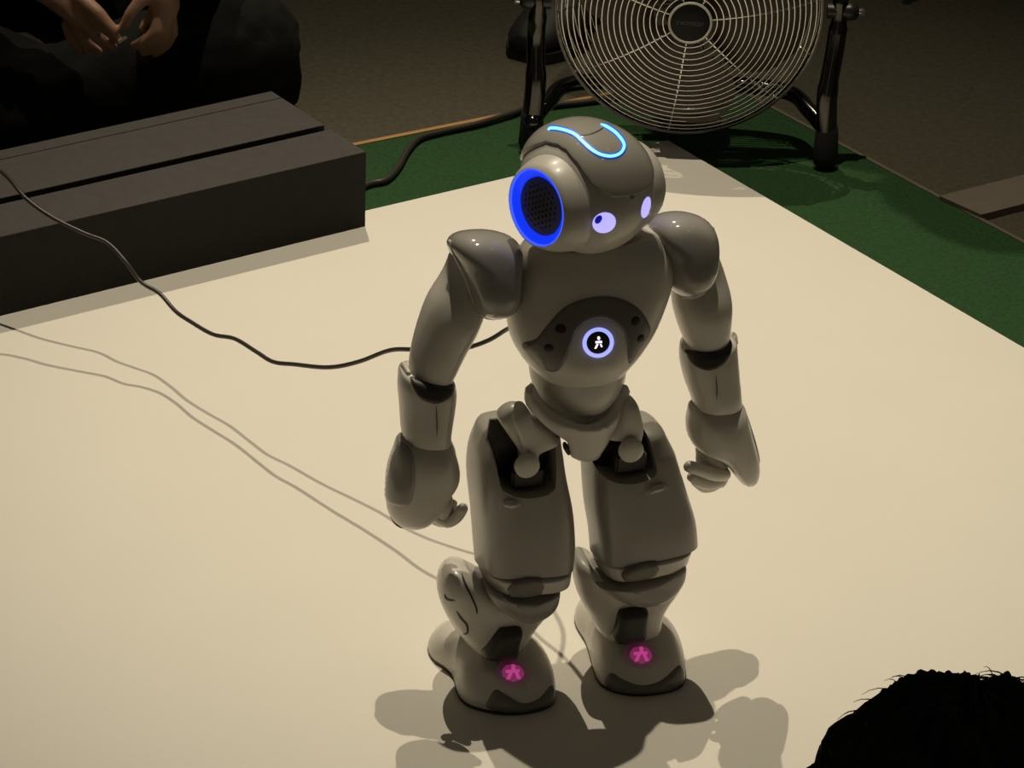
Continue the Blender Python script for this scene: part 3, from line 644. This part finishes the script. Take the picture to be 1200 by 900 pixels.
# stand
for s, foot, mid, topp in ((-1, onz(622, 178, ZT), None, None), (1, onz(966, 196, ZT), None, None)):
    f = A3((foot[0], foot[1], ZT)); x = f[0]; tpx = FC[0] + s * (FR + 0.022)
    pts = [A3((x, f[1], ZT + 0.045)), A3((x + s * -0.003, f[1] + 0.006, 0.085)), A3((x * 0.5 + tpx * 0.5, f[1] + 0.018, 0.14)), A3((tpx, FC[1] - 0.002, 0.182)), A3((tpx, FC[1], 0.205))]
    tube('post', catmull(pts, 6), [0.0135] * 8 + [0.012] * 9 + [0.010] * 8, 'chrome_dark', fan, 16, FI, sx=1.0)
    tube('rubber_foot', [A3((x, f[1] - 0.002, ZT + 0.0145)), A3((x, f[1], ZT + 0.03)), A3((x, f[1] + 0.001, ZT + 0.050))], [0.0165, 0.0155, 0.0145], 'rubber', fan, 18, FI)
    lathe('pivot_knob', A3((tpx - s * 0.016, FC[1], FC[2] + 0.004)), [s, 0, 0], [(0, 0.010), (0.018, 0.010), (0.028, 0.012), (0.036, 0.011), (0.040, 0.006)], 'fan_black', fan, 24, FI)
    lathe('pivot_screw', A3((tpx + s * 0.024, FC[1], FC[2] + 0.004)), [s, 0, 0], [(0, 0.005), (0.006, 0.005), (0.008, 0.003), (0.0085, 0.0005)], 'chrome', fan, 16, FI)
xl, xr = onz(622, 178, ZT)[0], onz(966, 196, ZT)[0]; yb = FC[1] - 0.02
pts = [A3((xl, yb, 0.034)), A3((xl + 0.020, yb + 0.04, 0.046)), A3((xl + 0.055, yb + 0.085, 0.055)), A3((FC[0], yb + 0.10, 0.056)), A3((xr - 0.055, yb + 0.085, 0.055)), A3((xr - 0.020, yb + 0.04, 0.046)), A3((xr, yb, 0.034))]
tube('cross_bar', catmull(pts, 8), 0.0105, 'chrome_dark', fan, 16, FI)
# ------------------------------------------------------------------ people
def capsules(segs, voxel, name, m, parent=None, smooth=4, inv=None, disp=0.0):
    """One continuous surface grown over tapered limbs (a, radius, b, radius)."""
    V, Fc = [], []
    for a, ra, b, rb in segs:
        a, b = A3(a), A3(b)
        if np.linalg.norm(b - a) < 1e-5: b = a + np.array([0, 0, 1e-4])
        d = nrm(b - a); s = np.cross(d, [0.3, 0.5, 0.81]); s = nrm(s); t = np.cross(d, s); rings = []
        for e in (-80, -55, -28, 0): q = math.radians(e); rings.append((a + d * ra * math.sin(q), ra * math.cos(q)))
        for e in (0, 28, 55, 80): q = math.radians(e); rings.append((b + d * rb * math.sin(q), rb * math.cos(q)))
        R = [[c + r * (s * math.cos(x) + t * math.sin(x)) for x in np.linspace(0, 2 * math.pi, 16, endpoint=False)] for c, r in rings]
        v, f = skinrings(R); o = len(V); V += v; Fc += [tuple(o + i for i in g) for g in f]
    o = obj(name, V, Fc, m, parent, True, None, inv)
    md = o.modifiers.new('r', 'REMESH'); md.mode = 'VOXEL'; md.voxel_size = voxel; md.use_smooth_shade = True
    ms = o.modifiers.new('s', 'SMOOTH'); ms.factor = 0.5; ms.iterations = smooth
    if disp:
        tx = bpy.data.textures.new('folds', 'CLOUDS'); tx.noise_scale = 0.055; tx.noise_depth = 2
        dm = o.modifiers.new('d', 'DISPLACE'); dm.texture = tx; dm.strength = disp; dm.mid_level = 0.5; dm.texture_coords = 'GLOBAL'
    dg = bpy.context.evaluated_depsgraph_get(); dg.update()
    me = bpy.data.meshes.new_from_object(o.evaluated_get(dg)); o.modifiers.clear(); old = o.data; o.data = me; bpy.data.meshes.remove(old)
    me.polygons.foreach_set('use_smooth', [True] * len(me.polygons))
    return o
def chain(pts, rad):
    return [(pts[i], rad[i], pts[i + 1], rad[i + 1]) for i in range(len(pts) - 1)]
def headsegs(c, f, u, s=1.0):
    c, f, u = A3(c), nrm(f), nrm(u); l = np.cross(u, f)
    g = [(c + u * .035, .078, c + u * .03 - f * .02, .080), (c + f * .03 - u * .035, .055, c + f * .035 - u * .055, .045), (c - u * .10 - f * .02, .048, c - u * .03 - f * .01, .052)]
    g += [(c + f * .088 + u * .012, .007, c + f * .103 - u * .022, .012), (c + f * .083 - u * .052, .010, c + f * .084 - u * .060, .012)]
    for q in (-1, 1):
        g.append((c + l * q * .078 - f * .008 + u * .012, .012, c + l * q * .080 - f * .004 - u * .018, .009))
        g.append((c + l * q * .045 + f * .055 - u * .02, .020, c + l * q * .03 + f * .062 - u * .03, .016))
    return g
def eyes(c, f, u, par, inv):
    c, f, u = A3(c), nrm(f), nrm(u); l = np.cross(u, f)
    for q in (-1, 1): lathe('eye', c + l * q * .031 + f * .074 + u * .004, f, [(0, .011), (.006, .009), (.009, .005), (.0095, .0005)], 'hair', par, 16, inv)
def person(name, K, hand_l, hand_r, cloth, legcloth, label, extra=()):
    """K: joints of a figure seated cross-legged on the carpet."""
    root = empty(name, (K['pelvis'][0], K['pelvis'][1], ZF)); inv = Matrix.Translation((-K['pelvis'][0], -K['pelvis'][1], -ZF))
    tag(root, label, 'person')
    sp = [K['pelvis'], K['spine'], K['chest'], K['neck']]
    segs = chain(sp, [.11, .105, .11, .055]) + headsegs(K['head'], K['hf'], K['hu']) + [(K['neck'], .05, A3(K['head']) - nrm(K['hu']) * .06, .048)]
    trs, jks = [(A3(K['pelvis']) + A3((0, 0, .0)), .115, A3(K['pelvis']) + A3((0, 0, .03)), .120)], chain(sp[:3], [.128, .122, .13]) + [(K['chest'], .125, A3(K['neck']) - A3((0, 0, .02)), .075)]
    for s in ('l', 'r'):
        leg = [K['hip_' + s], K['knee_' + s], K['ankle_' + s]]
        segs += chain(leg, [.085, .058, .038]) + chain([K['ankle_' + s], K['toe_' + s]], [.036, .028])
        trs += chain(leg, [.100, .078, .058])
        arm = [K['sh_' + s], K['el_' + s], K['wr_' + s]]
        segs += chain([K['chest']] + arm, [.07, .055, .040, .027]); jks += chain([K['chest']] + arm[:2], [.09, .072, .055]) + [(arm[1], .055, A3(arm[1]) * .12 + A3(arm[2]) * .88, .042)]
    for h in (hand_l, hand_r):
        for pts, rad in h: segs += chain(pts, rad)
    trs += list(extra)
    body = capsules(segs, 0.0034, 'body', 'skin', root, 2, inv)
    capsules(trs, 0.008, 'trousers', legcloth, root, 5, inv, 0.018)
    capsules(jks, 0.008, 'jacket', cloth, root, 5, inv, 0.014)
    for s in ('l', 'r'):
        capsules(chain([K['ankle_' + s], K['toe_' + s]], [.046, .038]), 0.006, 'shoe', 'shoe', root, 3, inv)
    eyes(K['head'], K['hf'], K['hu'], root, inv)
    return root, inv
def hy(u, v, y): return ony(u, v, y)
def chainpx(pts, y, r): return ([hy(u, v, y + dy) for u, v, dy in pts], r)
Y0 = 1.21
wl, wr = hy(52, -22, Y0 + .02), hy(196, -34, Y0 + .01)
handL = [chainpx([(56, -16, .02), (76, 2, .01), (92, 22, .0)], Y0, (.022, .019, .012)), chainpx([(66, -8, .02), (92, 4, .005), (104, 18, .0)], Y0, (.017, .016, .010)),
         chainpx([(102, 14, -.005), (122, 32, -.014), (139, 47, -.016)], Y0, (.0088, .0078, .0062)), chainpx([(97, 24, .0), (114, 44, -.006), (133, 55, -.008)], Y0, (.0088, .0078, .0062)),
         chainpx([(88, 28, .008), (99, 49, .006), (116, 61, .004)], Y0, (.0084, .0074, .0060)), chainpx([(78, 28, .016), (84, 48, .016), (97, 60, .014)], Y0, (.0078, .0068, .0056)),
         chainpx([(90, -6, .0), (114, 14, -.016), (133, 36, -.022)], Y0, (.0105, .0088, .0070))]
handR = [chainpx([(197, -28, .01), (190, -4, .0), (187, 20, -.002)], Y0, (.021, .018, .013)), chainpx([(194, -16, .01), (198, 6, .004), (198, 20, .0)], Y0, (.015, .014, .010)),
         chainpx([(182, -14, -.006), (164, 2, -.014), (153, 16, -.018), (146, 29, -.018)], Y0, (.0096, .0088, .0078, .0064)),
         chainpx([(186, 20, -.008), (183, 36, -.014), (170, 48, -.014), (157, 54, -.012)], Y0, (.0092, .0086, .0076, .0062)),
         chainpx([(193, 22, -.002), (194, 40, -.006), (181, 55, -.008), (168, 61, -.006)], Y0, (.0088, .0082, .0072, .0060)),
         chainpx([(200, 20, .008), (203, 38, .006), (194, 54, .002), (182, 63, .002)], Y0, (.0080, .0074, .0066, .0056)),
         chainpx([(190, -8, .006), (180, 14, .010), (168, 34, .004)], Y0, (.0095, .0082, .0066))]
K1 = dict(pelvis=(-.76, 1.76, .10), spine=(-.76, 1.79, .28), chest=(-.74, 1.77, .46), neck=(-.735, 1.75, .58), head=(-.73, 1.71, .70), hf=(.25, -.85, -.45), hu=(.1, -.4, .9),
          hip_l=(-.86, 1.70, .09), knee_l=(-.99, 1.29, .15), ankle_l=(-.68, 1.33, .03), toe_l=(-.52, 1.36, .02),
          hip_r=(-.66, 1.70, .09), knee_r=(-.43, 1.33, .105), ankle_r=(-.74, 1.26, .03), toe_r=(-.90, 1.24, .02),
          sh_l=(-.92, 1.75, .50), el_l=(-.92, 1.38, .32), wr_l=wl, sh_r=(-.57, 1.74, .50), el_r=(-.44, 1.48, .33), wr_r=wr)
p1, i1 = person('person', K1, handL, handR, 'cloth', 'cloth2', 'person in black clothes sitting behind the dark case, fingertips pinched together', [((-.42, 1.37, .09), .068, (-.385, 1.40, .02), .032)])
def hairball(name, c, f, u, par, inv, rx=.088, ry=.10, rz=.096, seed=1, strands=0, amp=.006):
    c, f, u = A3(c), nrm(f), nrm(u); l = np.cross(u, f); rnd = random.Random(seed); V, Fc = [], []; na, ne = 110, 48
    ph = [(rnd.uniform(0, 6.3), rnd.randint(4, 26), rnd.uniform(4, 22), rnd.uniform(.3, 1)) for _ in range(9)]
    def pt(az, el):
        k = sum(w * math.sin(p + a * az + b * el) for p, a, b, w in ph) / 3
        x, y, z = math.cos(el) * math.cos(az), math.cos(el) * math.sin(az), math.sin(el)
        return c + f * x * (ry + amp * k) * (0.86 if x > 0 else 1) + l * y * (rx + amp * k) + u * z * (rz + amp * k)
    lo = lambda az: math.radians(np.interp(abs((math.degrees(az) + 180) % 360 - 180), [0, 50, 80, 110, 180], [28, 22, -12, -38, -48]))
    for i in range(ne + 1):
        for j in range(na):
            az = 2 * math.pi * j / na; a = lo(az); V.append(pt(az, a + (math.pi / 2 - .001 - a) * i / ne))
    for i in range(ne):
        for j in range(na): Fc.append((i * na + j, i * na + (j + 1) % na, (i + 1) * na + (j + 1) % na, (i + 1) * na + j))
    Fc.append(tuple(ne * na + j for j in range(na))); Fc.append(tuple(range(na)))
    h = obj(name, V, Fc, 'hair', par, True, None, inv)
    if strands:
        V, Fc = [], []
        for _ in range(strands):
            az = rnd.uniform(0, 6.283); a = lo(az); el = a + (1.5 - a) * rnd.random() ** 0.8
            p = pt(az, el); n = nrm(p - c); tg = nrm(np.cross(n, [rnd.gauss(0, 1), rnd.gauss(0, 1), rnd.gauss(0, 1)])); L = rnd.uniform(.006, .020)
            lift = rnd.uniform(.25, .6) if rnd.random() < .85 else rnd.uniform(.6, 1.0); w = rnd.uniform(.0003, .0006); b = len(V); sd = nrm(np.cross(n, tg))
            for k in range(5):
                s = k / 4; q = p - n * .003 + tg * L * s + n * L * (lift * s - .35 * s * s) - Z3 * .006 * s * s; ww = w * (1 - s * .8)
                V += [q + sd * ww, q - sd * ww * .5 + n * ww, q - sd * ww * .5 - n * ww]
            for k in range(4):
                for j in range(3): Fc.append((b + k * 3 + j, b + k * 3 + (j + 1) % 3, b + (k + 1) * 3 + (j + 1) % 3, b + (k + 1) * 3 + j))
        tag(obj('hair_strands', V, Fc, 'hair', h, True), kind='stuff')
    return h
hairball('hair', A3(K1['head']) + A3((0, .012, .02)), K1['hf'], K1['hu'], p1, i1, seed=3)
tag(box('pinched_sliver', hy(143.5, 46, Y0 - .022), nrm([1, 0, .7]), nrm([0, 1, 0]), nrm([-.7, 0, 1]), .0065, .002, .0022, 'paper', None, .0006), 'small pale sliver pinched between the seated person fingertips', 'sliver')

HX = EYE + ray(1130, 1022) * 1.72                       # the watcher's head, in front of the board
def wloc(x, y, z): return A3((HX[0] - x, HX[1] - 0.12 - y, z))
K2 = dict(pelvis=wloc(0, .10, .10), spine=wloc(0, .11, .30), chest=wloc(0, .06, .48), neck=wloc(0, -.01, .60), head=HX - A3((0, .0, .040)), hf=(-.05, .95, -.25), hu=(0, .25, .95),
          hip_l=wloc(-.10, .06, .09), knee_l=wloc(-.32, -.24, .16), ankle_l=wloc(.06, -.28, .03), toe_l=wloc(.20, -.27, .02),
          hip_r=wloc(.10, .06, .09), knee_r=wloc(.32, -.24, .16), ankle_r=wloc(-.04, -.36, .03), toe_r=wloc(-.18, -.38, .02),
          sh_l=wloc(-.17, .05, .52), el_l=wloc(-.26, -.03, .30), wr_l=wloc(-.22, -.22, .24), sh_r=wloc(.17, .05, .52), el_r=wloc(.26, -.03, .30), wr_r=wloc(.22, -.22, .24))
def resthand(w, s):
    w = A3(w); fwd = np.array([-s * .2, .9, -.38]); fwd = nrm(fwd); sd = np.array([s, 0, 0]); out = [([w, w + fwd * .05, w + fwd * .085], (.027, .030, .024))]
    for k, (o, L) in enumerate(((-.027, .062), (-.009, .072), (.010, .068), (.027, .054))):
        a = w + fwd * .085 + sd * o; out.append(([a, a + fwd * L * .5 + A3((0, 0, -.004)), a + fwd * L + A3((0, 0, -.022))], (.0098, .0088, .0074)))
    a = w + fwd * .03 - sd * .026; out.append(([a, a + fwd * .03 - sd * .018, a + fwd * .055 - sd * .022 + A3((0, 0, -.008))], (.013, .0105, .0085)))
    return out
p2, i2 = person('person', K2, resthand(K2['wr_l'], 1), resthand(K2['wr_r'], -1), 'cloth', 'cloth2', 'person with tousled black hair watching from before the white board')
hairball('hair', HX, K2['hf'], K2['hu'], p2, i2, seed=11, strands=3200, amp=.0075)

# ------------------------------------------------------------------ standing person behind the fan
sb = onz(586, 66, ZF); sa = nrm([0.50, 0.80, 0]); sn = np.array([-sa[1], sa[0], 0]); sb = sb - sn * 0.036; sa2 = nrm([-.12, .99, 0])
ak = sb + sa * 0.215 + Z3 * 0.09; ak2 = ak + A3((0.22, 0.16, 0)); to2 = ak2 - sa2 * .12 - Z3 * .055
mid = (ak + ak2) / 2
def up(p, dx, dy, z): return A3((p[0] + dx, p[1] + dy, z))
K3 = dict(pelvis=up(mid, 0, .03, .92), spine=up(mid, 0, .04, 1.12), chest=up(mid, 0, .03, 1.30), neck=up(mid, 0, .01, 1.46), head=up(mid, 0, -.03, 1.60), hf=(0, -.9, -.4), hu=(0, -.35, .93),
          hip_l=up(mid, -.09, .03, .88), knee_l=up(ak, .01, -.01, .48), ankle_l=ak, toe_l=ak - sa * .12 - Z3 * .055,
          hip_r=up(mid, .09, .03, .88), knee_r=up(ak2, -.01, -.01, .48), ankle_r=ak2, toe_r=to2,
          sh_l=up(mid, -.18, .03, 1.38), el_l=up(mid, -.24, .05, 1.10), wr_l=up(mid, -.25, -.04, .86), sh_r=up(mid, .18, .03, 1.38), el_r=up(mid, .24, .05, 1.10), wr_r=up(mid, .25, -.04, .86))
def hanghand(w):
    w = A3(w); out = [([w, w + A3((0, -.01, -.05)), w + A3((0, -.015, -.085))], (.026, .026, .020))]
    for o, L in ((-.024, .066), (-.008, .074), (.008, .070), (.024, .056)):
        a = w + A3((0, -.015 + o, -.088)); out.append(([a, a + A3((0, -.004, -L * .5)), a + A3((0, -.016, -L))], (.0094, .0086, .0072)))
    a = w + A3((0, -.034, -.030)); out.append(([a, a + A3((0, -.016, -.03)), a + A3((0, -.02, -.056))], (.012, .010, .008)))
    return out
p3, i3 = person('person', K3, hanghand(K3['wr_l']), hanghand(K3['wr_r']), 'cloth', 'cloth2', 'person in black shoes and dark trousers standing on the carpet behind the fan', [(ak + Z3 * .10, .066, ak - Z3 * .015, .060), (ak2 + Z3 * .10, .066, ak2 - Z3 * .015, .060)])
hairball('hair', A3(K3['head']) + A3((0, .012, .02)), K3['hf'], K3['hu'], p3, i3, seed=5)
prof = [(0.0, .022, .026), (.02, .036, .040), (.06, .046, .052), (.10, .046, .066), (.14, .042, .084), (.18, .042, .100), (.22, .042, .108), (.255, .038, .104), (.268, .030, .090)]
for o in [c for c in p3.children if c.name.startswith('shoe')]: bpy.data.objects.remove(o)
for org, ax in ((sb, sa), (A3((*(ak2 - sa2 * .215)[:2], ZF)), sa2)):
    nx = np.array([-ax[1], ax[0], 0]); rings = []; base = org
    for x, w, h in catmull(prof, 4):
        rg = []
        for a in np.linspace(0, 2 * math.pi, 24, endpoint=False):
            c_, s_ = math.cos(a), math.sin(a); zz = h * (0.5 + 0.5 * math.copysign(abs(s_) ** .8, s_))
            rg.append(base + ax * x + nx * w * math.copysign(abs(c_) ** .7, c_) * (1 - .35 * max(0, s_)) + Z3 * (.010 + zz))
        rings.append(rg)
    V, Fc = skinrings(rings); sho = obj('shoe', V, Fc, 'shoe', p3, True, None, i3)
    so = [(x, w * 1.08) for x, w, h in catmull(prof, 4)]
    poly = [base + ax * x - nx * w for x, w in so] + [base + ax * x + nx * w for x, w in so[::-1]]
    prism('shoe_sole', poly, ZF, ZF + .016, 'rubber', sho)
